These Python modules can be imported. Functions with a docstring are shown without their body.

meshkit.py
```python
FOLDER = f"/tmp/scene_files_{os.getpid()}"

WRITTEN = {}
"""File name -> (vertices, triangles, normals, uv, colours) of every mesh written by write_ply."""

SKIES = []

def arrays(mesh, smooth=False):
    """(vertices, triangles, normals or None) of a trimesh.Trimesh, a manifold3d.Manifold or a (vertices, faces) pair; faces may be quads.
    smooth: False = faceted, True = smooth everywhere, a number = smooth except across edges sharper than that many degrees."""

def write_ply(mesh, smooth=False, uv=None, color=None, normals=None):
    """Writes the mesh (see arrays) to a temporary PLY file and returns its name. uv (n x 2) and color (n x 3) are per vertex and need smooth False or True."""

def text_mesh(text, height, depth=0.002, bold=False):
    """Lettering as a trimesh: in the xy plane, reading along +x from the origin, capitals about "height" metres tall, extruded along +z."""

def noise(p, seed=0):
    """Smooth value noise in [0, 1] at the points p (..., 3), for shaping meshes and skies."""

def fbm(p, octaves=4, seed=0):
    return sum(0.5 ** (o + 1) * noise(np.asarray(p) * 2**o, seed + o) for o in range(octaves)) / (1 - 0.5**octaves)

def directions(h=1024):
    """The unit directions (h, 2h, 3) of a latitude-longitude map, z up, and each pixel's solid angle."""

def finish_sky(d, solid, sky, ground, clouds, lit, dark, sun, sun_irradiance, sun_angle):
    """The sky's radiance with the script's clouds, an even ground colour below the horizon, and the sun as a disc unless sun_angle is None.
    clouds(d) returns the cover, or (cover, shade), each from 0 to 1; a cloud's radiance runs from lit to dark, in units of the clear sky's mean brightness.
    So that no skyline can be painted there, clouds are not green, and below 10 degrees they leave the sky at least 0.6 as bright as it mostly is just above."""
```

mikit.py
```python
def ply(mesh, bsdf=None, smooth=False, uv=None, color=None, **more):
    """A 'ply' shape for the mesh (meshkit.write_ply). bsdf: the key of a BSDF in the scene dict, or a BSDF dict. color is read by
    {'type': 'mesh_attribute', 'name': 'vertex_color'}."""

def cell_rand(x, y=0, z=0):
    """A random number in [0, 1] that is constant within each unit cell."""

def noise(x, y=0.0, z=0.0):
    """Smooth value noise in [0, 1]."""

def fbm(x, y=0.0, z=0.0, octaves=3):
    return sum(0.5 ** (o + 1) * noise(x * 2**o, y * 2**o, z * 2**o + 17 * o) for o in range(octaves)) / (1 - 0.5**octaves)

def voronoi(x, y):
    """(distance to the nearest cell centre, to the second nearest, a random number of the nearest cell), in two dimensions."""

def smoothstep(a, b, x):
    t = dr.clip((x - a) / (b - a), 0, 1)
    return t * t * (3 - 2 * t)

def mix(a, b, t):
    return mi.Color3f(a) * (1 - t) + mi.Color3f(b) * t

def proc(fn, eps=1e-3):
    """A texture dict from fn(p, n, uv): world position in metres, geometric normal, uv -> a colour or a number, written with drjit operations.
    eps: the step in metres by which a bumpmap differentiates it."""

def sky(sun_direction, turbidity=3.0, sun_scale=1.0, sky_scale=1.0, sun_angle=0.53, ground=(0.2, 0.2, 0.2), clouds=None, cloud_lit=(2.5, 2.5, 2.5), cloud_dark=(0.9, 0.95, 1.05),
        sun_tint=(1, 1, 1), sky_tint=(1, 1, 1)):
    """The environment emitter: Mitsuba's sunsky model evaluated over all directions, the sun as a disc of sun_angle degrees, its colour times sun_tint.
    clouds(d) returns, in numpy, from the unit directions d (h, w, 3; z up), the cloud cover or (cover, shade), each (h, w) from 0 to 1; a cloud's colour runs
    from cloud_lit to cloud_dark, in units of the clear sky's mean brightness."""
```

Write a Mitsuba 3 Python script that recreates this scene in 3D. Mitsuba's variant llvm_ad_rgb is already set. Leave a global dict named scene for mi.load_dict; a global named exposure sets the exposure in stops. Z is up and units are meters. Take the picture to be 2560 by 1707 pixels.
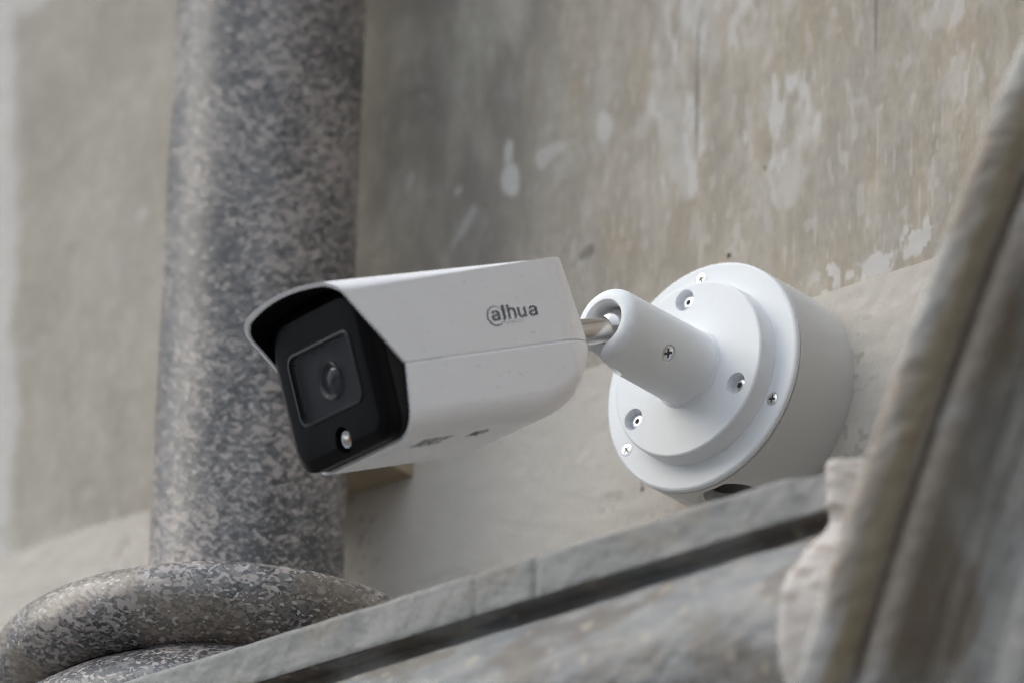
import math
import numpy as np, trimesh, manifold3d as m3d, mitsuba as mi, drjit as dr
import meshkit, mikit
from shapely.geometry import Point, Polygon, box as sbox
from mikit import fbm, noise, smoothstep, mix

T = mi.ScalarTransform4f
scene, labels = {}, {}

# ------------------------------------------------------------------ camera, sky, exposure
CAM = np.array([3.06695, -3.79205, -2.24592])          # stands well below, to the right of the wall mount
LOOK = np.array([-0.58773, 0.68946, 0.42334])
UP = np.array([0.24902, -0.34370, 0.90546])
scene['camera'] = {
    'type': 'thinlens', 'fov': math.degrees(2 * math.atan(1280 / 26583.0)), 'fov_axis': 'x',
    'aperture_radius': 0.035, 'focus_distance': 5.285, 'near_clip': 0.1, 'far_clip': 100.0,
    'to_world': T().look_at(origin=CAM.tolist(), target=(CAM + LOOK).tolist(), up=UP.tolist()),
}
scene['sky'] = mikit.sky((-0.70, -0.62, 0.80), turbidity=3, sun_scale=0.24, sun_angle=45, sun_tint=(0.86, 0.97, 1.14),
                         clouds=lambda d: (1.0, 1.0 - np.clip(d[..., 2], 0, 1)),   # an even overcast, brightest overhead
                         cloud_lit=(2.75, 3.05, 3.42), cloud_dark=(1.05, 1.16, 1.30), ground=(0.12, 0.116, 0.112))
exposure = 2.70


# ------------------------------------------------------------------ materials
def bsdf(name, color, rough=0.5, metallic=0.0, spec=0.5, bump=None, scale=1.0, eps=1e-3, **more):
    c = {'type': 'rgb', 'value': list(color)} if isinstance(color, (tuple, list)) else mikit.proc(color)
    d = {'type': 'principled', 'base_color': c, 'roughness': rough, 'metallic': metallic, 'specular': spec, **more}
    if bump is not None:
        d = {'type': 'bumpmap', 'arbitrary': mikit.proc(bump, eps), 'scale': scale, 'bsdf': d}
    scene[name] = {'type': 'twosided', 'bsdf': d}
    return name


def spot(u, v, cx, cz, rx, rz, lean=0.0, ragged=0.5, f=60.0, seed=0.0):
    """cover of one ragged paint mark on the wall"""
    a = (u - cx - lean * (v - cz)) / rx
    b = (v - cz) / rz
    d = dr.sqrt(a * a + b * b) + (fbm(u * f + seed, v * f * 0.6, seed) - 0.5) * 2 * ragged
    return smoothstep(1.0, 0.6, d)


def wall_upper_color(p, n, uv):
    x, z = p.x, p.z
    right = smoothstep(-0.30, -0.05, x + 0.10 * (fbm(x * 12, z * 12, 40.0) - 0.5))   # brushed, ochre washed stretch of the course
    streak = fbm(x * 120, z * 34, 3.0, 4)
    cloud = fbm(x * 26, z * 20, 6.0, 4)
    fine = fbm(x * 520, z * 200, 1.0, 2)
    c = mix((0.262, 0.248, 0.220), (0.315, 0.300, 0.270), smoothstep(0.3, 0.7, cloud))
    c = mix(c, mix((0.278, 0.250, 0.212), (0.352, 0.322, 0.280), smoothstep(0.25, 0.75, streak)), 0.20 + 0.60 * right)
    c = mix(c, (0.300, 0.245, 0.180), 0.42 * right * smoothstep(0.50, 0.72, fbm(x * 70, z * 18, 21.0, 3)))
    c = mix(c, (0.255, 0.240, 0.225), 0.35 * smoothstep(0.52, 0.70, fbm(x * 30, z * 12, 27.0, 3)))
    c = c * (0.90 + 0.20 * fine)
    # shadow of the column painted into the stone colour as a blotchy grey band
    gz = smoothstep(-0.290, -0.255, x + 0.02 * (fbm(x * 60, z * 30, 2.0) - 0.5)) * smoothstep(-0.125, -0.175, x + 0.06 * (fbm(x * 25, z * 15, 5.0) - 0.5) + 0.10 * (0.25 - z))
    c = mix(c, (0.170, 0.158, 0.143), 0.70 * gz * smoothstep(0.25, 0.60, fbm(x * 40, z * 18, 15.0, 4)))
    # white paint: drops with an outline, washed runs and spatter
    w = spot(x, z, -0.1705, 0.1765, 0.0078, 0.0125, -0.10, 0.20, 110, 2)
    w = dr.maximum(w, 0.9 * spot(x, z, -0.1728, 0.1935, 0.0036, 0.0085, 0.0, 0.2, 110, 3))
    w = dr.maximum(w, 0.85 * spot(x, z, -0.1085, 0.1890, 0.0070, 0.0135, -0.12, 0.22, 110, 4))
    w = dr.maximum(w, 0.8 * spot(x, z, -0.2065, 0.1805, 0.0035, 0.0035, 0.6, 0.3, 110, 5))
    w = dr.maximum(w, 0.6 * spot(x, z, -0.2000, 0.1600, 0.0045, 0.0120, 0.7, 0.5, 110, 6))
    w = dr.maximum(w, 0.6 * spot(x, z, -0.145, 0.185, 0.014, 0.007, 0.4, 0.8, 120, 7))
    w = dr.maximum(w, 0.6 * spot(x, z, -0.240, 0.196, 0.004, 0.007, 0.1, 0.6, 120, 18))
    w = dr.maximum(w, 0.6 * spot(x, z, -0.4303, 0.2313, 0.004, 0.005, 0.1, 0.5, 120, 19))
    wash = spot(x, z, -0.060, 0.192, 0.030, 0.050, -0.10, 0.75, 60, 8)
    wash = dr.maximum(wash, spot(x, z, 0.013, 0.155, 0.030, 0.045, 0.0, 0.75, 60, 9))
    wash = dr.maximum(wash, 0.9 * spot(x, z, -0.030, 0.235, 0.040, 0.040, 0.0, 0.8, 60, 10))
    wash = dr.maximum(wash, 0.9 * spot(x, z, 0.128, 0.152, 0.022, 0.026, 0.1, 0.75, 60, 11))
    wash = dr.maximum(wash, 0.8 * spot(x, z, 0.123, 0.190, 0.022, 0.014, 0.1, 0.8, 70, 12))
    run = fbm(x * 210, z * 55, 12.0, 4)
    w = dr.maximum(w, 1.0 * wash * smoothstep(0.42, 0.66, run))
    w = dr.maximum(w, 0.62 * wash * smoothstep(0.32, 0.60, fbm(x * 75, z * 40, 2.0, 4)))
    edge = dr.maximum(spot(x, z, 0.0421, 0.058, 0.008, 0.011, 0.1, 0.7, 110, 13), dr.maximum(spot(x, z, 0.0690, 0.058, 0.016, 0.013, 0.9, 0.8, 110, 14), spot(x, z, 0.100, 0.0675, 0.011, 0.014, 0.0, 0.8, 110, 15)))
    w = dr.maximum(w, 1.15 * edge * smoothstep(0.38, 0.54, fbm(x * 230, z * 120, 31.0, 4)))
    w = dr.maximum(w, 0.9 * spot(x, z, -0.546, 0.24, 0.030, 0.36, -0.07, 0.25, 50, 16))
    w = dr.maximum(w, 0.7 * spot(x, z, -0.530, 0.393, 0.050, 0.014, 0.3, 0.6, 60, 17))
    w = dr.maximum(w, 0.22 * smoothstep(0.55, 0.78, fbm(x * 150 + 9, z * 70, 4.0, 4)))
    w = dr.maximum(w, 0.40 * right * smoothstep(0.74, 0.86, noise(x * 360, z * 95, 14.0)))
    c = mix(c * mi.Color3f(1.27, 1.25, 1.22), (0.60, 0.58, 0.57), 0.72 * dr.minimum(w, 1.0))
    d = spot(x, z, -0.0229, 0.0916, 0.0016, 0.0018, 0, 0.15, 90, 30)
    d = dr.maximum(d, 0.8 * spot(x, z, -0.0005, 0.135, 0.0012, 0.0012, 0, 0.2, 90, 34))
    d = dr.maximum(d, 0.5 * spot(x, z, -0.120, 0.119, 0.007, 0.006, 0.4, 0.8, 140, 31))
    d = dr.maximum(d, 0.45 * spot(x, z, -0.0465, 0.205, 0.0016, 0.045, 0.0, 0.5, 90, 32))
    d = dr.maximum(d, 0.45 * spot(x, z, 0.0700, 0.200, 0.0016, 0.028, 0.0, 0.5, 90, 33))
    return mix(c, (0.075, 0.068, 0.060), d)


def wall_lower_color(p, n, uv):
    x, z = p.x, p.z
    c = mix((0.535, 0.497, 0.448), (0.575, 0.537, 0.486), fbm(x * 30, z * 30, 3.0, 4))
    c = c * (0.95 + 0.1 * fbm(x * 900, z * 900, 2.0, 2))
    pit = smoothstep(0.70, 0.76, noise(x * 300, z * 260, 5.0)) * smoothstep(0.45, 0.7, fbm(x * 22, z * 22, 9.0))
    c = mix(c, (0.27, 0.235, 0.20), 0.55 * pit)
    d = spot(x, z, -0.0745, -0.0125, 0.0011, 0.013, 0.05, 0.35, 160, 40)
    d = dr.maximum(d, spot(x, z, -0.0745, -0.0255, 0.0018, 0.002, 0, 0.3, 160, 41))
    d = dr.maximum(d, 0.4 * spot(x, z, -0.478, 0.012, 0.0012, 0.022, 0.35, 0.3, 120, 42))
    return mix(c, (0.17, 0.16, 0.14), 0.8 * d)


def stone_bump(p, n, uv):
    return fbm(p.x * 140, p.y * 140, p.z * 140, 4)


def granite_color(p, n, uv):
    # crystals of several sizes, pushed about by a slow warp so that no lattice shows
    wx, wy, wz = (0.0030 * (noise(p.x * 260 + k, p.y * 260 - k, p.z * 260 + 3 * k) - 0.5) for k in (1.0, 20.0, 47.0))
    x, y, z = p.x + wx + 0.25 * p.z, p.y + wy - 0.20 * p.z, p.z + wz + 0.30 * p.x - 0.40 * p.y
    patch = fbm(p.x * 26, p.y * 26, p.z * 17, 3) - 0.5
    c = mix((0.105, 0.102, 0.104), (0.185, 0.174, 0.171), smoothstep(0.2, 0.8, fbm(x * 320, y * 320, z * 320, 3)))
    dark = 0.6 * noise(x * 640, y * 640, z * 640) + 0.4 * noise(x * 330 + 9, y * 330, z * 330)
    c = mix(c, (0.045, 0.046, 0.051), 0.90 * smoothstep(0.46, 0.60, dark - 0.40 * patch))
    pink = 0.6 * noise(x * 560 + 31, y * 560, z * 560) + 0.4 * noise(x * 290, y * 290 + 17, z * 290)
    c = mix(c, (0.345, 0.304, 0.286), 0.90 * smoothstep(0.53, 0.66, pink + 0.45 * patch))
    return mix(c, (0.44, 0.44, 0.43), 0.7 * smoothstep(0.80, 0.90, noise(x * 420, y * 420 + 5, z * 420)))


def base_granite_color(p, n, uv):
    c = granite_color(p, n, uv)
    m = smoothstep(0.36, 0.60, fbm(p.x * 45, p.y * 45, p.z * 45, 3))
    c = mix(c, (0.190, 0.158, 0.122), 0.55 * m * (0.6 + 0.8 * noise(p.x * 420, p.y * 420, p.z * 420)))
    chip = smoothstep(0.74, 0.80, noise(p.x * 480, p.y * 480, p.z * 620)) * smoothstep(0.42, 0.56, fbm(p.x * 60, p.y * 60, p.z * 90 + 3, 2))
    return mix(c, (0.52, 0.49, 0.46), 0.8 * chip)


def ledge_color(p, n, uv):
    g = fbm(p.x * 45, p.y * 60, p.z * 60, 4)
    c = mix((0.204, 0.204, 0.202), (0.266, 0.264, 0.256), smoothstep(0.3, 0.7, g))
    c = mix(c, (0.275, 0.240, 0.195), 0.40 * smoothstep(0.54, 0.70, fbm(p.x * 34, p.y * 44, p.z * 44 + 4, 4)))
    c = mix(c, (0.120, 0.120, 0.125), 0.40 * smoothstep(0.66, 0.80, fbm(p.x * 160, p.y * 160, p.z * 160, 2)))
    return c * (0.92 + 0.24 * noise(p.x * 500, p.y * 500, p.z * 500))


def roll_color(p, n, uv):
    c = ledge_color(p, n, uv)
    streak = fbm(p.x * 22, p.y * 110, p.z * 110, 3)
    c = mix(c, (0.145, 0.154, 0.170), 0.70 * smoothstep(0.45, 0.65, streak))
    blot = fbm(p.x * 30, p.y * 36 + 3, p.z * 36, 4)
    c = mix(c, (0.140, 0.118, 0.100), 0.75 * smoothstep(0.44, 0.62, blot) * (0.7 + 0.6 * noise(p.x * 260, p.y * 260, p.z * 260)))
    return mix(c, (0.38, 0.33, 0.27), 0.6 * smoothstep(0.80, 0.88, noise(p.x * 110 + 3, p.y * 110, p.z * 90)))


D = np.array([0.40, 0.0, 0.9165])                      # the leaning jamb moulding: along, across, outwards
N2 = np.array([0.5877, -0.6895, -0.4233])
D /= np.linalg.norm(D)
N2 -= D * (N2 @ D); N2 /= np.linalg.norm(N2)
N1 = np.cross(N2, D); N1 = N1 if N1[0] > 0 else -N1


def rib_color(p, n, uv):
    q = mi.Vector3f(p.x - 0.31287, p.y + 0.30350, p.z + 0.21180)
    a = dr.dot(q, mi.Vector3f(*D.tolist()))            # along the moulding
    b = dr.dot(q, mi.Vector3f(*N1.tolist())) + 0.017 * a - 0.17 * a * a   # across it
    g = fbm(b * 110, p.y * 40, a * 34, 4)
    wob = 0.010 * (fbm(a * 16, b * 30, 7.0, 3) - 0.5)
    c = mix((0.305, 0.298, 0.285), (0.405, 0.395, 0.372), smoothstep(0.32, 0.66, g))
    band = smoothstep(0.008, 0.012, b + wob) * smoothstep(0.023, 0.020, b + wob)      # rust-coloured run along the front moulding
    c = mix(c, mix((0.235, 0.180, 0.108), (0.310, 0.262, 0.190), g), 0.92 * band * smoothstep(0.26, 0.48, fbm(b * 40, 2.0, a * 14, 3)))
    c = mix(c, (0.262, 0.214, 0.168), 0.80 * smoothstep(0.38, 0.58, fbm(b * 36 + 5, 4.0, a * 16, 4)) * (1 - band))
    c = mix(c, (0.46, 0.44, 0.41), 0.5 * smoothstep(0.60, 0.76, fbm(b * 90 + 3, 9.0, a * 22, 4)))       # pale scuffs
    return c * (1.0 + 0.24 * noise(p.x * 420, p.y * 420, p.z * 420))


def mortar_color(p, n, uv):
    g = fbm(p.x * 80, p.y * 80, p.z * 80, 4)
    c = mix((0.60, 0.55, 0.51), (0.72, 0.68, 0.645), g)
    return mix(c, (0.36, 0.29, 0.25), 0.6 * smoothstep(0.72, 0.80, noise(p.x * 120, p.y * 120, p.z * 120)))


def tie_color(p, n, uv):
    g = fbm(p.x * 70, p.y * 70, p.z * 70, 3)
    return mix((0.24, 0.20, 0.14), (0.40, 0.33, 0.24), g)


def shell_color(p, n, uv):
    c = mix((0.800, 0.795, 0.822), (0.830, 0.826, 0.850), fbm(p.x * 60, p.y * 60, p.z * 60, 3))
    return mix(c, (0.50, 0.48, 0.46), 0.28 * smoothstep(0.86, 0.92, noise(p.x * 520, p.y * 520, p.z * 520)))


def coat_bump(p, n, uv):
    return noise(p.x * 1500, p.y * 1500, p.z * 1500)


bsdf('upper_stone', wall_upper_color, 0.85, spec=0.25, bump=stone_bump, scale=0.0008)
bsdf('lower_plaster', wall_lower_color, 0.8, spec=0.25, bump=stone_bump, scale=0.0012)
bsdf('granite', granite_color, 0.36, spec=0.5, bump=stone_bump, scale=0.0003)
bsdf('base_granite', base_granite_color, 0.36, spec=0.5, bump=stone_bump, scale=0.0006)
bsdf('ledge_stone', ledge_color, 0.7, spec=0.35, bump=stone_bump, scale=0.0015)
bsdf('roll_stone', roll_color, 0.55, spec=0.4, bump=stone_bump, scale=0.002)
bsdf('rib_stone', rib_color, 0.6, spec=0.4, bump=stone_bump, scale=0.003)
bsdf('blocker_stone', ledge_color, 0.8, spec=0.3)
bsdf('mortar', mortar_color, 0.9, spec=0.2, bump=stone_bump, scale=0.003)
bsdf('tie_stone', tie_color, 0.85, spec=0.2)
bsdf('white_shell', shell_color, 0.38, spec=0.45, bump=coat_bump, scale=0.00002, eps=2e-4)
bsdf('white_cast', (0.74, 0.765, 0.795), 0.45, spec=0.45, bump=coat_bump, scale=0.00003, eps=2e-4)
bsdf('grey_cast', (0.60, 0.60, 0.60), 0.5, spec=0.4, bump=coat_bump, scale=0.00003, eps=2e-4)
bsdf('gasket', (0.16, 0.17, 0.13), 0.7)
bsdf('black_gloss', (0.005, 0.005, 0.006), 0.25, spec=0.07)
bsdf('black_satin', (0.008, 0.008, 0.009), 0.55, spec=0.25)
bsdf('black_lining', (0.004, 0.004, 0.004), 0.9, spec=0.05)
bsdf('window_rim', (0.018, 0.021, 0.022), 0.3, spec=0.35)
bsdf('window_floor', (0.007, 0.008, 0.010), 0.4, spec=0.10)
bsdf('lens_ring', (0.020, 0.021, 0.024), 0.3, spec=0.4)
bsdf('lens_glass', (0.005, 0.006, 0.010), 0.06, spec=0.3, clearcoat=0.25, clearcoat_gloss=0.98)
bsdf('chrome', (0.56, 0.54, 0.52), 0.18, metallic=1.0)
bsdf('steel', (0.80, 0.80, 0.80), 0.22, metallic=1.0)
bsdf('bright_zinc', (0.92, 0.92, 0.93), 0.30, metallic=1.0)
bsdf('recess_shade', (0.10, 0.10, 0.095), 0.55, metallic=1.0)  # dark tone standing for the shade inside screw recesses
bsdf('amber', (0.75, 0.33, 0.09), 0.35, spec=0.2)
bsdf('print_ink', (0.085, 0.092, 0.115), 0.6, spec=0.3)
bsdf('pale_ink', (0.42, 0.43, 0.45), 0.6, spec=0.3)
bsdf('bottom_ink', (0.10, 0.10, 0.105), 0.6, spec=0.3)
scene['clear_pane'] = {'type': 'thindielectric', 'int_ior': 1.10}

# ------------------------------------------------------------------ helpers
I4 = np.eye(4)


def man(v, f):
    return m3d.Manifold(m3d.Mesh(vert_properties=np.ascontiguousarray(v, np.float32), tri_verts=np.ascontiguousarray(f, np.uint32)))


def tri(m):
    if isinstance(m, m3d.Manifold):
        k = m.to_mesh()
        return trimesh.Trimesh(np.array(k.vert_properties[:, :3]), np.array(k.tri_verts), process=False)
    return m


def put(key, mesh, mat, M=I4, smooth=30):
    base, i = key, 0
    while key in scene:
        i += 1
        key = f'{base}_{i:03d}'
    mesh = tri(mesh).copy()
    assert len(mesh.faces), key
    mesh.apply_transform(M)
    scene[key] = mikit.ply(mesh, mat, smooth=smooth)
    return key


def tag(key, label, category=None, kind=None, group=None):
    labels[key] = {'label': label}
    if category: labels[key]['category'] = category
    if kind: labels[key]['kind'] = kind
    if group: labels[key]['group'] = group


def cyl(r0, r1, h, n=64):
    return m3d.Manifold.cylinder(h, r0, r1, n)


def revolve(profile, n=96):
    """solid of revolution about +z; profile [(r, z)...] closed polygon"""
    area = sum(a[0] * b[1] - b[0] * a[1] for a, b in zip(profile, profile[1:] + profile[:1]))
    return m3d.CrossSection([profile if area > 0 else profile[::-1]]).revolve(n)


def axes(x, y, z, o):
    M = np.eye(4)
    M[:3, 0], M[:3, 1], M[:3, 2], M[:3, 3] = x, y, z, o
    return M


def loft(rings):
    """closed solid through rings (k, n, 3), each convex"""
    R = np.asarray(rings, float)
    k, n = R.shape[:2]
    v = np.vstack([R.reshape(-1, 3), R[0].mean(0), R[-1].mean(0)])
    i, j = np.meshgrid(np.arange(k - 1), np.arange(n), indexing='ij')
    a, b = (i * n + j).ravel(), (i * n + (j + 1) % n).ravel()
    c, d = a + n, b + n
    f = np.vstack([np.stack([a, b, d], 1), np.stack([a, d, c], 1)])
    q = np.arange(n)
    f = np.vstack([f, np.stack([(q + 1) % n, q, np.full(n, k * n)], 1),
                   np.stack([(k - 1) * n + q, (k - 1) * n + (q + 1) % n, np.full(n, k * n + 1)], 1)])
    m = man(v, f)
    if m.volume() < 0:
        m = man(v, f[:, ::-1])
    return m


def section(l, hw, uT, uB, rt, rb, crown=0.0, n=12):
    """rounded rectangle in the (w, u) plane at station l"""
    pts = []
    for cx, cz, r, a0 in ((hw - rt, uT - rt, rt, 0), (-hw + rt, uT - rt, rt, 90), (-hw + rb, uB + rb, rb, 180), (hw - rb, uB + rb, rb, 270)):
        for k in range(n + 1):
            a = math.radians(a0 + 90 * k / n)
            pts.append((cx + r * math.cos(a), cz + r * math.sin(a)))
        if a0 == 0 or a0 == 180:                     # points along the top and the bottom
            s = 1 if a0 == 0 else -1
            r2 = rt if a0 == 0 else rb
            for k in range(1, 8):
                t = k / 8
                pts.append((s * (hw - r2) * (1 - 2 * t), uT if a0 == 0 else uB))
    P = np.array(pts)
    if crown:
        up = P[:, 1] > uT - rt
        P[up, 1] -= crown * (P[up, 0] / hw) ** 2 * (P[up, 1] - (uT - rt)) / rt
    return np.column_stack([np.full(len(P), l), P])


def grid_mesh(P):
    k, n = P.shape[:2]
    i, j = np.meshgrid(np.arange(k - 1), np.arange(n - 1), indexing='ij')
    a = (i * n + j).ravel()
    f = np.vstack([np.stack([a, a + n, a + n + 1], 1), np.stack([a, a + n + 1, a + 1], 1)])
    return trimesh.Trimesh(P.reshape(-1, 3), f, process=False)


# ------------------------------------------------------------------ the wall
xs = np.concatenate([np.linspace(-3.0, -0.72, 16)[:-1], np.arange(-0.72, 0.42, 0.004), np.linspace(0.42, 2.2, 16)])


def wall_sheet(z, y0, edge=None, seed=0, amp=0.0012):
    X, Z = np.meshgrid(xs, z, indexing='ij')
    p = np.stack([X, Z * 0.8, 0 * X], -1)
    Y = y0 - amp * (meshkit.fbm(p * 18, 4, seed) - 0.5) * 2
    P = np.stack([X, Y, Z], -1)
    if edge is not None:
        j = 0 if edge == 'bottom' else -1
        P[:, j, 2] += 0.0022 * (meshkit.fbm(np.stack([xs * 60, 0 * xs, 0 * xs], -1), 3, seed + 5) - 0.5)
        back = P[:, j:j + 1] if j == 0 else P[:, -1:]
        back = back + np.array([0, 0.02, 0])
        P = np.concatenate([back, P], 1) if j == 0 else np.concatenate([P, back], 1)
    return grid_mesh(P)


zu = np.concatenate([np.arange(0.040, 0.56, 0.004), np.linspace(0.56, 2.6, 18)])
zl = np.concatenate([np.linspace(-2.2, -0.24, 16)[:-1], np.arange(-0.24, 0.0521, 0.004)])
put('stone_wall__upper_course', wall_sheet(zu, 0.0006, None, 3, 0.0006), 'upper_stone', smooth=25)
put('stone_wall__lower_band', wall_sheet(zl, -0.0012, 'top', 11, 0.0004), 'lower_plaster', smooth=25)
tag('stone_wall', 'weathered grey brown stone wall spattered with white paint above a smooth beige band', 'wall')
tag('stone_wall__upper_course', 'streaked brownish stone with white paint runs and spatter')
tag('stone_wall__lower_band', 'smooth pale beige plastered band')

# ------------------------------------------------------------------ granite column on the ledge
SH = np.array([-0.2750, -0.0760])
BA = np.array([-0.2668, -0.0950])
a = np.linspace(0, 2 * np.pi, 193)
zz = np.arange(-0.14, 2.2, 0.012)
A, Z = np.meshgrid(a, zz, indexing='ij')
R = 0.0502 - 0.0010 * np.clip(Z, 0, 2) + 0.0002 * (meshkit.fbm(np.stack([np.cos(A) * 2, np.sin(A) * 2, Z * 12], -1), 3, 2) - 0.5)
put('granite_column__shaft', grid_mesh(np.stack([SH[0] + R * np.cos(A), SH[1] + R * np.sin(A), Z], -1)), 'granite', smooth=True)


def lathe(prof, cx, cy, n=192, amp=0.0, seed=0):
    prof = np.array(prof)
    a = np.linspace(0, 2 * np.pi, n + 1)
    r = prof[:, 0][None] + amp * (meshkit.fbm(np.stack([np.cos(a)[:, None] * 6 + 0 * prof[:, 0][None], np.sin(a)[:, None] * 6 + 0 * prof[:, 0][None], prof[:, 1][None] * 80 + 0 * a[:, None]], -1), 3, seed) - 0.5)
    P = np.stack([cx + r * np.cos(a)[:, None], cy + r * np.sin(a)[:, None], prof[:, 1][None] + 0 * r], -1)
    return grid_mesh(P)


tz, tr, tR = -0.1180, 0.0215, 0.1010
tor = [(0.045, tz + tr + 0.006), (0.075, tz + tr + 0.005), (tR - 0.006, tz + tr + 0.002)]
tor += [(tR + tr * math.cos(t), tz + tr * math.sin(t)) for t in np.radians(np.linspace(88, -88, 33))]
put('granite_column__base_ring', lathe(tor, *BA, amp=0.0010, seed=4), 'base_granite', smooth=40)
tag('granite_column__base_ring', 'thick rounded ring moulding stained brown with pale chips')
ped = [(tR - 0.003, tz - 0.0208), (tR + 0.002, tz - 0.0230), (tR + 0.008, tz - 0.0270), (tR + 0.018, tz - 0.0340), (tR + 0.028, tz - 0.0430), (tR + 0.034, tz - 0.0520), (tR + 0.035, -0.1765)]
put('granite_column__foot', lathe(ped, *BA, amp=0.001, seed=6), 'granite', smooth=40)
tag('granite_column', 'mottled grey and pink granite column rising behind the camera lens', 'column')

# stone tie that holds the shaft off the wall
tie = trimesh.creation.box((0.084, 0.080, 0.075))
tie = tie.subdivide().subdivide().subdivide()
tv = tie.vertices.copy()
tv += 0.0008 * (meshkit.fbm(tv * 90, 3, 4)[:, None] - 0.5) * np.sign(tv)
tie.vertices = tv + np.array([-0.2706, -0.0360, 0.0600])
put('wall_tie', tie, 'tie_stone', smooth=40)
tag('wall_tie', 'small brown stone block between the granite column and the wall, under the security camera', 'stone block')

# ------------------------------------------------------------------ moulded stone ledge
XE = 0.229
yf, zt, zb, ys = -0.230, -0.1762, -0.1995, -0.2050


def bez(p0, p1, p2, n):
    t = np.linspace(0, 1, n)[:, None]
    return (1 - t) ** 2 * np.array(p0) + 2 * t * (1 - t) * np.array(p1) + t * t * np.array(p2)


fascia = np.vstack([[(0.03, zt + 0.004)], np.column_stack([np.linspace(0.0, yf + 0.003, 30), np.linspace(zt + 0.003, zt, 30)]),
                    [(yf + 0.0012, zt - 0.0006), (yf, zt - 0.0022)],
                    np.column_stack([np.full(12, yf), np.linspace(zt - 0.004, zb + 0.0015, 12)]), [(yf + 0.0006, zb + 0.0002)]])
soffit = np.vstack([np.column_stack([np.linspace(yf + 0.0012, -0.2165, 10), np.full(10, zb)]), np.column_stack([np.linspace(-0.2158, -0.2155, 5), np.linspace(zb - 0.0008, -0.2060, 5)])])
roll = np.vstack([[(-0.2155, -0.2064), (-0.2185, -0.2082), (-0.2225, -0.2096), (-0.2268, -0.2106), (-0.2282, -0.2112)], bez((-0.2290, -0.2122), (-0.2440, -0.2260), (-0.2545, -0.2420), 14), bez((-0.2545, -0.2420), (-0.2655, -0.2600), (-0.2636, -0.2780), 16)[1:],
                  bez((-0.2636, -0.2780), (-0.2610, -0.3050), (-0.225, -0.340), 14)[1:], [(-0.16, -0.36), (0.03, -0.37)]])


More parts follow.
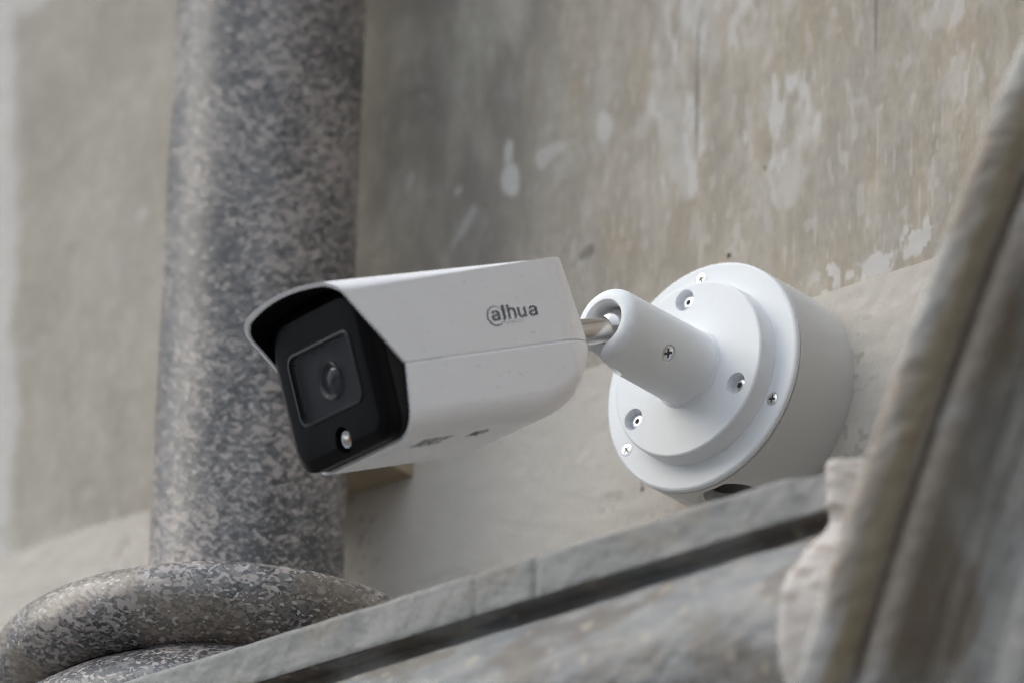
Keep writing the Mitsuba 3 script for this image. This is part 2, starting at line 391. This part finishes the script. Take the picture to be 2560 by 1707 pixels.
def sweep_x(prof, x0, x1, step, amp, seed, freq=45, joints=()):
    x = np.concatenate([np.linspace(x0, -0.6, 20)[:-1], np.arange(-0.6, x1, step), [x1]])
    X, Yp = np.meshgrid(x, prof[:, 0], indexing='ij')
    Zp = np.broadcast_to(prof[:, 1], X.shape)
    q = np.stack([X, Yp, Zp], -1)
    d = amp * (meshkit.fbm(q * freq, 4, seed) - 0.5) * 2
    for xj, wj, dj in joints:
        d = d - dj * np.exp(-((X - xj - 0.003 * (meshkit.noise(q * 90, 3) - 0.5)) / wj) ** 2)
    t = np.gradient(prof, axis=0)
    nrm = np.stack([t[:, 1], -t[:, 0]], 1)
    nrm /= np.linalg.norm(nrm, axis=1, keepdims=True) + 1e-9
    return grid_mesh(np.stack([X, Yp + d * nrm[:, 0], Zp + d * nrm[:, 1]], -1))


put('stone_ledge__fascia', sweep_x(fascia, -2.6, XE, 0.0015, 0.0011, 7, 60, [(0.0500, 0.0016, 0.0022), (0.0130, 0.0014, 0.0009), (0.120, 0.02, 0.0010), (0.221, 0.014, 0.0030)]), 'ledge_stone', smooth=35)
put('stone_ledge__soffit', sweep_x(soffit, -2.6, XE, 0.004, 0.0006, 8), 'roll_stone', smooth=35)
put('stone_ledge__roll_moulding', sweep_x(roll, -2.6, XE, 0.004, 0.0011, 9, 40), 'roll_stone', smooth=35)
tag('stone_ledge', 'worn grey moulded stone ledge running under the junction box and the column', 'ledge')
tag('stone_ledge__soffit', 'shaded groove under the front band')
# pale mortared end of the ledge
prof = np.vstack([fascia, soffit, roll])
prof = prof[(prof[:, 0] < 0.0)]
end = Polygon(np.vstack([prof, [(0.0, -0.36), (0.0, zt + 0.003)]])).buffer(0)
cap = trimesh.creation.extrude_polygon(end.buffer(0.010).buffer(-0.0080).simplify(0.0004), 0.040, engine='earcut')
v = cap.vertices.copy()
cap.vertices = np.column_stack([v[:, 2], v[:, 0], v[:, 1]])
if cap.volume < 0: cap.invert()
cap = trimesh.Trimesh(*trimesh.remesh.subdivide_to_size(cap.vertices, cap.faces, 0.005), process=False)
cap.merge_vertices()
v = cap.vertices.copy()
v += (np.stack([meshkit.fbm(v * 70, 3, s) for s in (1, 2, 3)], -1) - 0.5) * np.array([0.0035, 0.003, 0.003])
cap.vertices = v + np.array([XE - 0.0005, 0, 0]) + np.outer(np.clip(v[:, 0] - 0.003, 0, 1), [0, 1.05, 0.10])   # the fill slopes back from the ledge to the jamb
put('stone_ledge__mortar_end', cap, 'mortar', smooth=50)
tag('stone_ledge__mortar_end', 'pale rough mortar at the right end of the ledge')

# ------------------------------------------------------------------ out of focus moulded rib in front, leaning
RO = np.array([0.31287, -0.30350, -0.21180])


def arc(cx, cy, r, a0, a1, n):
    t = np.radians(np.linspace(a0, a1, n))
    return [(cx + r * math.cos(k), cy + r * math.sin(k)) for k in t]


rp = [(0.03, -0.34), (0.004, -0.020)] + [(0.0125 - 0.0125 * math.cos(k), -0.001 + 0.0080 * math.sin(k)) for k in np.radians(np.linspace(-25, 155, 22))]
rp += [(0.0252, -0.0012), (0.0262, -0.0018)] + [(0.0335 - 0.0070 * math.cos(k), 0.0005 + 0.0060 * math.sin(k)) for k in np.radians(np.linspace(0, 165, 16))]
rp += [(0.0412, -0.006), (0.044, -0.014), (0.049, -0.0200), (0.054, -0.0225), (0.0575, -0.0185), (0.0610, -0.0165), (0.0645, -0.0180), (0.067, -0.0220), (0.075, -0.016), (0.081, -0.008), (0.0845, -0.002)]
rp += arc(0.100, 0.0, 0.0155, 175, -10, 18) + [(0.122, -0.012), (0.15, -0.02), (0.19, -0.02), (0.24, -0.06), (0.24, -0.34)]
rp = np.array(rp)
q = [rp[0]]
for k in range(1, len(rp)):
    s = max(1, int(np.linalg.norm(rp[k] - rp[k - 1]) / 0.004)) if np.linalg.norm(rp[k] - rp[k - 1]) < 0.08 else 6
    q += [rp[k - 1] + (rp[k] - rp[k - 1]) * (i + 1) / s for i in range(s)]
rp = np.array(q)
st = np.arange(-1.1, 1.1, 0.006)
S, K = np.meshgrid(st, np.arange(len(rp)), indexing='ij')
bend = 0.17 * np.clip(S, -0.25, 0.3) ** 2 - 0.017 * S
P = RO + S[..., None] * D + bend[..., None] * N1 + rp[K][..., 0:1] * N1 + rp[K][..., 1:2] * N2
tg = np.gradient(rp, axis=0)
nn = np.stack([-tg[:, 1], tg[:, 0]], 1)
nn /= np.linalg.norm(nn, axis=1, keepdims=True) + 1e-9
loc = np.stack([rp[K][..., 0] * 40, rp[K][..., 1] * 40, S * 14], -1)
dd = 0.0020 * (meshkit.fbm(loc, 4, 12) - 0.5)
P = P + dd[..., None] * (nn[K][..., 0:1] * N1 + nn[K][..., 1:2] * N2)
put('portal_jamb__rib', grid_mesh(P), 'rib_stone', smooth=40)
# unseen splayed wall added right of the frame to block light from there
plan = [(0.46, 0.04), (0.46, -0.28), (0.56, -0.36), (0.60, -0.50), (0.76, -0.58), (0.82, -0.78), (1.02, -0.88), (1.40, -0.95), (1.40, 0.04)]
light_blocker = trimesh.creation.extrude_polygon(Polygon(plan), 5.0, engine='earcut')
light_blocker.apply_translation([0, 0, -2.4])
put('portal_jamb__light_blocker', light_blocker, 'blocker_stone', smooth=20)
tag('portal_jamb', 'blurred leaning stone jamb with rounded mouldings and dark hollows at the right edge', 'stone moulding')

# ------------------------------------------------------------------ junction box
def to_wall(y=0.0):
    """local x right, y up, z out of the wall"""
    return axes((1, 0, 0), (0, 0, 1), (0, -1, 0), (0, y, 0))


RB = 0.0610
body = revolve([(0, 0), (RB - 0.0003, 0), (RB, 0.0008), (RB, 0.0425), (RB - 0.0008, 0.0430), (0, 0.0430)], 160)
hole = cyl(0.0150, 0.0150, 0.05, 48).rotate([90, 0, 0]).translate([0.004, -0.030, 0.0215])
flat = m3d.Manifold.cube([0.05, 0.02, 0.0402], True).translate([0.001, -0.0580 - 0.01, 0.0206])
body = body - flat
cuth = cyl(0.0168, 0.0168, 0.05, 72).rotate([90, 0, 0]).translate([0.001, -0.020, 0.0206]) + cyl(0.0168, 0.0186, 0.0012, 72).rotate([90, 0, 0]).translate([0.001, -0.0570, 0.0206])
body = body - cuth
body = body - revolve([(0, 0.003), (RB - 0.0035, 0.003), (RB - 0.0035, 0.0400), (0, 0.0400)], 96)
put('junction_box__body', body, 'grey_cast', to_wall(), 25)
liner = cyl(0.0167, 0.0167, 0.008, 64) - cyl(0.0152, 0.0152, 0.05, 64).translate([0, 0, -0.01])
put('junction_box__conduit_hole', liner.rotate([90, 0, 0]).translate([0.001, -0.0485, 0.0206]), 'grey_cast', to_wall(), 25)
put('junction_box__gasket', revolve([(0.03, 0.0430), (RB - 0.0012, 0.0430), (RB - 0.0012, 0.0440), (0.03, 0.0440)], 160), 'gasket', to_wall(), 25)
cover = revolve([(0, 0.0440), (RB - 0.0004, 0.0440), (RB, 0.0444), (RB, 0.0458), (RB - 0.0004, 0.0465), (RB - 0.0014, 0.0470), (0, 0.0470)], 160)
SC = [(-0.0016, 0.0541), (-0.0473, -0.0279), (0.0460, -0.0250)]
for x, y in SC:
    cover = cover - cyl(0.0036, 0.0036, 0.01, 40).translate([x, y, 0.0462])
put('junction_box__cover', cover, 'white_cast', to_wall(), 25)


def cross_shape(r, k=0.30):
    c = m3d.Manifold.cube([r * 1.25, r * k, 0.002], True) + m3d.Manifold.cube([r * k, r * 1.25, 0.002], True)
    return c + cyl(r * 0.30, r * 0.30, 0.002, 20).translate([0, 0, -0.001])


def cross_screw(r, h=0.0012, rot=0.0):
    s = revolve([(0, -0.001), (r, -0.001), (r, h * 0.35), (r * 0.9, h * 0.72), (r * 0.55, h * 0.95), (0, h)], 48)
    return s - cross_shape(r).rotate([0, 0, rot]).translate([0, 0, h])


def put_screw(key, r, mat, M, rot, h=0.0012):
    k = put(key, cross_screw(r, h, rot), mat, M, 25)
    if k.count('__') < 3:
        put(k + '__cross_shade', cross_shape(r, 0.29).rotate([0, 0, rot]).translate([0, 0, h - 0.0014]), 'recess_shade', M, False)  # dark insert paints the shade in the cross recess


def hex_screw(r, h=0.0026):
    s = revolve([(0, -0.001), (r, -0.001), (r, h * 0.55), (r * 0.86, h * 0.86), (r * 0.62, h), (0, h)], 48)
    return s - cyl(r * 0.42, r * 0.42, 0.01, 6).translate([0, 0, h - 0.0016])


for i, (x, y) in enumerate(SC):
    M = to_wall() @ trimesh.transformations.translation_matrix([x, y, 0.0462])
    put_screw('junction_box__screw', 0.0034, 'bright_zinc' if i < 2 else 'steel', M, (12, 40, 75)[i])
tag('junction_box', 'round pale grey junction box on the stone wall behind the camera arm', 'junction box')
tag('junction_box__conduit_hole', 'round cable opening in the underside')

# ------------------------------------------------------------------ the security camera: base, arm, ball
YF = 0.0580
disc = revolve([(0, 0.0471), (0.0474, 0.0471), (0.0469, 0.0570), (0.0465, 0.0576), (0.0457, YF), (0.0212, YF), (0.0206, YF + 0.0008), (0.0203, YF + 0.0016), (0, YF + 0.0016)], 160)
SK = [(-0.0032, 0.0385), (0.0312, -0.0165), (-0.0345, -0.0185)]
for x, y in SK:
    disc = disc - cyl(0.0057, 0.0060, 0.02, 48).translate([x, y, YF - 0.0058])
put('security_camera__base_plate', disc, 'white_cast', to_wall(), 25)
for i, (x, y) in enumerate(SK):
    M = to_wall() @ trimesh.transformations.translation_matrix([x, y, YF - 0.0058])
    k = put('security_camera__mount_screw', hex_screw(0.0041), 'bright_zinc' if i != 1 else 'steel', M, 25)
    put(k + '__hex_shade', cyl(0.00171, 0.00171, 0.0006, 6).translate([0, 0, 0.0008]), 'recess_shade', M, False)  # dark disc paints the shade at the bottom of the hex hole

L = np.array([-0.32650, -0.87160, -0.36566]); W = np.array([0.94481, -0.31209, -0.09969]); U = np.array([-0.02723, -0.37802, 0.92540])
BALL = np.array([0.0, -0.1165, 0.0])
O = np.array([-0.0570, -0.2668, -0.0691])
HM = axes(L, W, U, O)

YE = 0.1255
fr = 0.0062
apro = [(0, YF + 0.001), (0.0198, YF + 0.001), (0.0192, YE - fr)]
apro += [(0.0192 - fr + fr * math.cos(t), YE - fr + fr * math.sin(t)) for t in np.radians(np.linspace(8, 90, 12))] + [(0, YE)]
arm = revolve(apro, 128)
mouth = revolve([(0, YE - 0.03), (0.0110, YE - 0.03), (0.0110, YE - 0.003), (0.0115, YE - 0.001), (0.0124, YE + 0.0004), (0.0124, YE + 0.01), (0, YE + 0.01)], 96)
arm = arm - mouth
sd = np.array([-0.665, -0.747])                        # the slot opens towards the camera body
ang = math.degrees(math.atan2(sd[1], sd[0]))
slot = m3d.Manifold.cube([0.04, 0.0200, 0.05]).translate([0, -0.0100, 0])
slot = (m3d.Manifold.cube([0.04, 0.0200, 0.04]).translate([0, -0.0100, 0.010]) + cyl(0.0100, 0.0100, 0.04, 48).rotate([0, 90, 0]).translate([0, 0, 0.010]))
arm = arm - slot.rotate([0, 0, ang]).translate([0, 0, 0.0985])
cs = np.array([0.0169, -0.0097])                       # clamp screw, on the side of the arm
cn = cs / np.linalg.norm(cs)
cyS = 0.0935
scr_hole = cyl(0.0046, 0.0046, 0.01, 40)
rot = np.array([[0, -cn[1], cn[0]], [0, cn[0], cn[1]], [1, 0, 0]])    # local z along cn in the (x, z) plane
Ms = np.eye(4); Ms[:3, :3] = np.column_stack([(0, 0, 1), (-cn[1], cn[0], 0), (cn[0], cn[1], 0)]); Ms[:3, 3] = (cn[0] * 0.0178, cn[1] * 0.0178, cyS)
if np.linalg.det(Ms[:3, :3]) < 0: Ms[:3, 1] *= -1
arm = arm - scr_hole.transform(Ms[:3, :])
put('security_camera__arm', arm, 'white_cast', to_wall(), 30)
put_screw('security_camera__clamp_screw', 0.0041, 'steel', to_wall() @ Ms, 30)
ball = trimesh.creation.icosphere(5, 0.0105)
ball.apply_translation(BALL + np.array([0, 0.0025, 0]))
put('security_camera__ball_joint', ball, 'chrome', smooth=True)
HB = np.linalg.inv(HM) @ np.append(BALL, 1)
lx = lambda m: m.rotate([0, 90, 0])                     # z axis -> l axis
stem = revolve([(0, 0.004), (0.0066, 0.006), (0.0066, 0.0300), (0.0072, 0.0310), (0.0072, 0.046), (0.0090, 0.0465), (0.0090, 0.075), (0, 0.075)], 64)
put('security_camera__stem', lx(stem).translate([float(HB[0]), float(HB[1]), float(HB[2])]), 'chrome', HM, 30)

# ------------------------------------------------------------------ the security camera: housing
def station(l):
    t = np.clip((l + 0.1130) / -0.0185, 0, 1)
    hw = 0.0459 - 0.0100 * t ** 1.5
    uT = 0.0446 - 0.024 * (0.015 - l)
    k = np.clip((l + 0.085) / -0.0490, 0, 0.985)
    uB = -0.0412 * math.sqrt(1 - k * k)
    return hw, uT, uB


ls = np.concatenate([np.linspace(0.045, -0.083, 10), np.linspace(-0.085, -0.108, 10), np.linspace(-0.110, -0.1315, 22)])
full, inner, lining = [], [], []
for l in ls:
    hw, uT, uB = station(l)
    full.append(section(l, hw, uT, min(uB, -0.006), 0.0115 - 0.0070 * np.clip((l - 0.01) / -0.13, 0, 1), 0.006 + 0.0 * l if uB > -0.02 else 0.013, 0.0055))
full = loft(full)
ins = lambda d, l0, l1: loft([section(l, station(l)[0] - d, station(l)[1] - d, -0.0412 + d, 0.0115 - d * 0.6, 0.013 - d * 0.6, 0.0055) for l in (l1, 0.0, l0)])
cutn = np.array([1.0, 0.0, -0.66]); cuto = -0.0170 + 0.66 * 0.005
cn_ = cutn / np.linalg.norm(cutn)


def vis(m, back=0.0):
    return m.trim_by_plane((-cn_).tolist(), -(cuto - back) / np.linalg.norm(cutn))


rn = np.array([1.0, 0.0, -0.20]); rn /= np.linalg.norm(rn)          # the hood's back edge leans
shell = vis(full.trim_by_plane([0, 0, 1], -0.0050)).trim_by_plane(rn.tolist(), float(rn @ np.array([-0.1310, 0, 0.0])) ) - ins(0.0019, -0.040, 0.06)
put('security_camera__sun_shield', shell, 'white_shell', HM, 16)
tag('security_camera__sun_shield', 'white upper shell with slanted hood and printed logo')
lin = vis((ins(0.0020, -0.039, 0.05) - ins(0.0032, -0.038, 0.06)).trim_by_plane([0, 0, 1], -0.0050), 0.0012)
put('security_camera__hood_lining', lin, 'black_lining', HM, 30)

low = []
for l in ls:
    hw, uT, uB = station(l)
    uB = min(uB, -0.0105)
    rb = min(0.0135, (-0.0058 - uB) * 0.75)
    low.append(section(l, hw + 0.0004, -0.0054, uB, 0.0012, rb))
low = loft(low)
ln = np.array([1.0, 0.0, 0.16]); lo_ = -0.0175 - 0.16 * 0.005
low = low.trim_by_plane((-ln / np.linalg.norm(ln)).tolist(), -lo_ / np.linalg.norm(ln))
lcav = loft([section(l, 0.0459 + 0.0004 - 0.0015, -0.001, -0.0412 + 0.0015, 0.002, 0.0122) for l in (0.06, -0.02, -0.040)])
low = low - lcav
put('security_camera__lower_shell', low, 'white_shell', HM, 30)
core = loft([section(l, 0.0440, 0.02, -0.02, 0.004, 0.004) for l in (-0.041, -0.118)])
core = core.trim_by_plane([0, 0, 1], -0.012).trim_by_plane([0, 0, -1], -0.0)
put('security_camera__seam_core', loft([section(l, 0.0448, -0.0030, -0.0080, 0.001, 0.001) for l in (-0.0405, -0.08, -0.112)]), 'white_shell', HM, 30)

# black front
fp = dict(hw=0.0438, uT=0.0395, uB=-0.0397, rt=0.018, rb=0.0125)


def fsec(l, d):
    return section(l, fp['hw'] - d, fp['uT'] - d, fp['uB'] + d, fp['rt'] - d * 0.8, fp['rb'] - d * 0.8)


front = loft([fsec(0.0, 0.0062), fsec(-0.0004, 0.0048), fsec(-0.0018, 0.0012), fsec(-0.0026, 0.0004), fsec(-0.0040, 0.0), fsec(-0.0395, 0.0)])
back = loft([fsec(-0.0048, -0.0002), fsec(-0.0395, -0.0002)])
ww, wh, wc = 0.0292, 0.0180, (0.0004, 0.0002)


def win(l0, l1, d=0.0, r=0.0062):
    return loft([section(l, ww - d, wh - d, -(wh - d), max(r - d, 0.001), max(r - d, 0.001)) for l in (l0, l1)]).translate([0, wc[0], wc[1]])


led = (0.0052, -0.0315)
lhole = lx(cyl(0.0056, 0.0070, 0.0062, 48)).translate([-0.0060, led[0] - 0.0015, led[1]])
slit = loft([section(l, 0.0030, 0.0058, -0.0058, 0.0029, 0.0029) for l in (0.002, -0.0040)]).translate([0, led[0] - 0.0095, led[1] + 0.0005])
front = front - win(0.01, -0.0052, -0.0006) - lhole.translate([0.0004, -0.0012, 0]) 
groove = loft([fsec(-0.0084, -0.001), fsec(-0.0094, -0.001)]) - loft([fsec(-0.008, 0.0010), fsec(-0.0098, 0.0010)])
front = front - groove
put('security_camera__front_plate', front.trim_by_plane([1, 0, 0], -0.0090), 'black_gloss', HM, 30)
put('security_camera__front_surround', front.trim_by_plane([-1, 0, 0], 0.0091), 'black_satin', HM, 30)
tag('security_camera__front_plate', 'glossy black front plate under the white hood')
rim = win(0.0006, -0.0050, -0.0004) - win(0.01, -0.0044, 0.0011)
rimb = loft([section(l, ww - d, wh - d, -(wh - d), 0.006 - d, 0.006 - d) for l, d in ((0.0009, 0.0002), (0.0006, -0.0004), (-0.001, -0.0005))]).translate([0, wc[0], wc[1]]) - win(0.01, -0.01, 0.0011)
put('security_camera__lens_window', rim + rimb, 'window_rim', HM, 30)
flo = win(-0.0032, -0.0050, 0.0012)
lens_c = (0.0006, -0.0008)
flo = flo - lx(cyl(0.0092, 0.0092, 0.02, 64)).translate([-0.012, lens_c[0], lens_c[1]])
put('security_camera__lens_window__inner_panel', flo, 'window_floor', HM, 25)
lr = revolve([(0.0076, -0.004), (0.0098, -0.004), (0.0098, 0.0012), (0.0092, 0.0018), (0.0080, 0.0004)], 72)
put('security_camera__lens_window__lens_ring', lx(lr).translate([-0.0032, lens_c[0], lens_c[1]]), 'lens_ring', HM, 30)
dome = revolve([(0, -0.005)] + [(0.0078 * math.sin(t), -0.0026 + 0.0034 * math.cos(t)) for t in np.radians(np.linspace(90, 0, 20))], 72)
put('security_camera__lens_window__lens', lx(dome).translate([-0.0034, lens_c[0], lens_c[1]]), 'lens_glass', HM, 40)
pane = Polygon(section(0, ww - 0.001, wh - 0.001, -(wh - 0.001), 0.005, 0.005)[:, 1:])
pv, pf = trimesh.creation.triangulate_polygon(pane, engine='earcut')
put('security_camera__lens_window__pane', trimesh.Trimesh(np.column_stack([np.full(len(pv), -0.0004), pv + np.array(wc)]), pf, process=False), 'clear_pane', HM, False)

refl = revolve([(0.0021, 0.0002), (0.0037, 0.0042), (0.0041, 0.0042), (0.0038, -0.0004), (0.0019, -0.0004)], 48)
put('security_camera__lamp', lx(refl).translate([-0.0056, led[0] - 0.0015, led[1]]), 'steel', HM, 30)
emit = revolve([(0, 0), (0.0021, 0), (0.0020, 0.0008), (0.0014, 0.0015), (0.0007, 0.0018), (0, 0.0019)], 40)
put('security_camera__lamp__bulb', lx(emit).translate([-0.0056, led[0] - 0.0015, led[1]]), 'amber', HM, 30)
tag('security_camera__lamp', 'small lamp with amber bulb in a silver cup below the lens')


# printed marks
def flat_shape(geom, thick=0.00008):
    gs = getattr(geom, 'geoms', [geom])
    return trimesh.util.concatenate([trimesh.creation.extrude_polygon(g, thick, engine='earcut') for g in gs if g.area > 0])


def fit_text(text, x0, x1, y0, y1, bold=True):
    m = meshkit.text_mesh(text, 0.01, 0.00008, bold)
    b = m.bounds
    m.apply_translation(-b[0])
    m.apply_scale([(x1 - x0) / (b[1] - b[0])[0], (y1 - y0) / (b[1] - b[0])[1], 1])
    m.apply_translation([x0, y0, 0])
    return m


big = [fit_text('a', 0.0026, 0.0078, 0.0, 0.0052), fit_text('h', 0.0124, 0.0174, 0.0, 0.0073), fit_text('u', 0.0184, 0.0234, 0.0, 0.0052), fit_text('a', 0.0248, 0.0300, 0.0, 0.0052)]
big.append(flat_shape(Polygon([(0.0093, 0.0074), (0.0111, 0.0074), (0.0111, 0.0012), (0.0106, 0.0002), (0.0092, -0.0008), (0.0091, 0.0000), (0.0093, 0.0008)])))
ro = Point(0.0050, 0.0024).buffer(0.0050, 48).difference(Point(0.0053, 0.0025).buffer(0.00455, 48))
gap = Polygon([(0.0083, 0.004), (0.0130, 0.004), (0.0130, -0.0030), (0.0083, -0.0026)])
ro = ro.difference(gap)
ro = ro.buffer(0.00008)
big.append(flat_shape(ro))
LM = HM @ axes((-1, 0, 0), (0, 0, 1), (0, 1, 0), (-0.0702, 0.04593, 0.0087))
put('security_camera__sun_shield__logo', trimesh.util.concatenate(big), 'print_ink', LM, False)
put('security_camera__sun_shield__logo', fit_text('TECHNOLOGY', 0.0094, 0.0210, -0.0022, -0.0008, False), 'pale_ink', LM, False)
# markings on the underside: x towards the rear, y towards the wall side
BM = HM @ axes((-1, 0, 0), (0, 1, 0), (0, 0, -1), (0, 0, -0.04135))
put('security_camera__lower_shell__marking', fit_text('MAX', 0.030, 0.046, 0.012, 0.030), 'bottom_ink', BM, False)
put('security_camera__lower_shell__marking', fit_text('NO', 0.058, 0.0665, 0.020, 0.032), 'bottom_ink', BM, False)
put('security_camera__lower_shell__hatch', trimesh.creation.box((0.060, 0.046, 0.0006)).apply_translation([0.054, 0.001, -0.00029]), 'white_shell', BM, False)
tag('security_camera', 'white bullet security camera with black front and slanted hood on a jointed wall arm', 'security camera')
tag('security_camera__ball_joint', 'shiny metal ball in the arm socket')
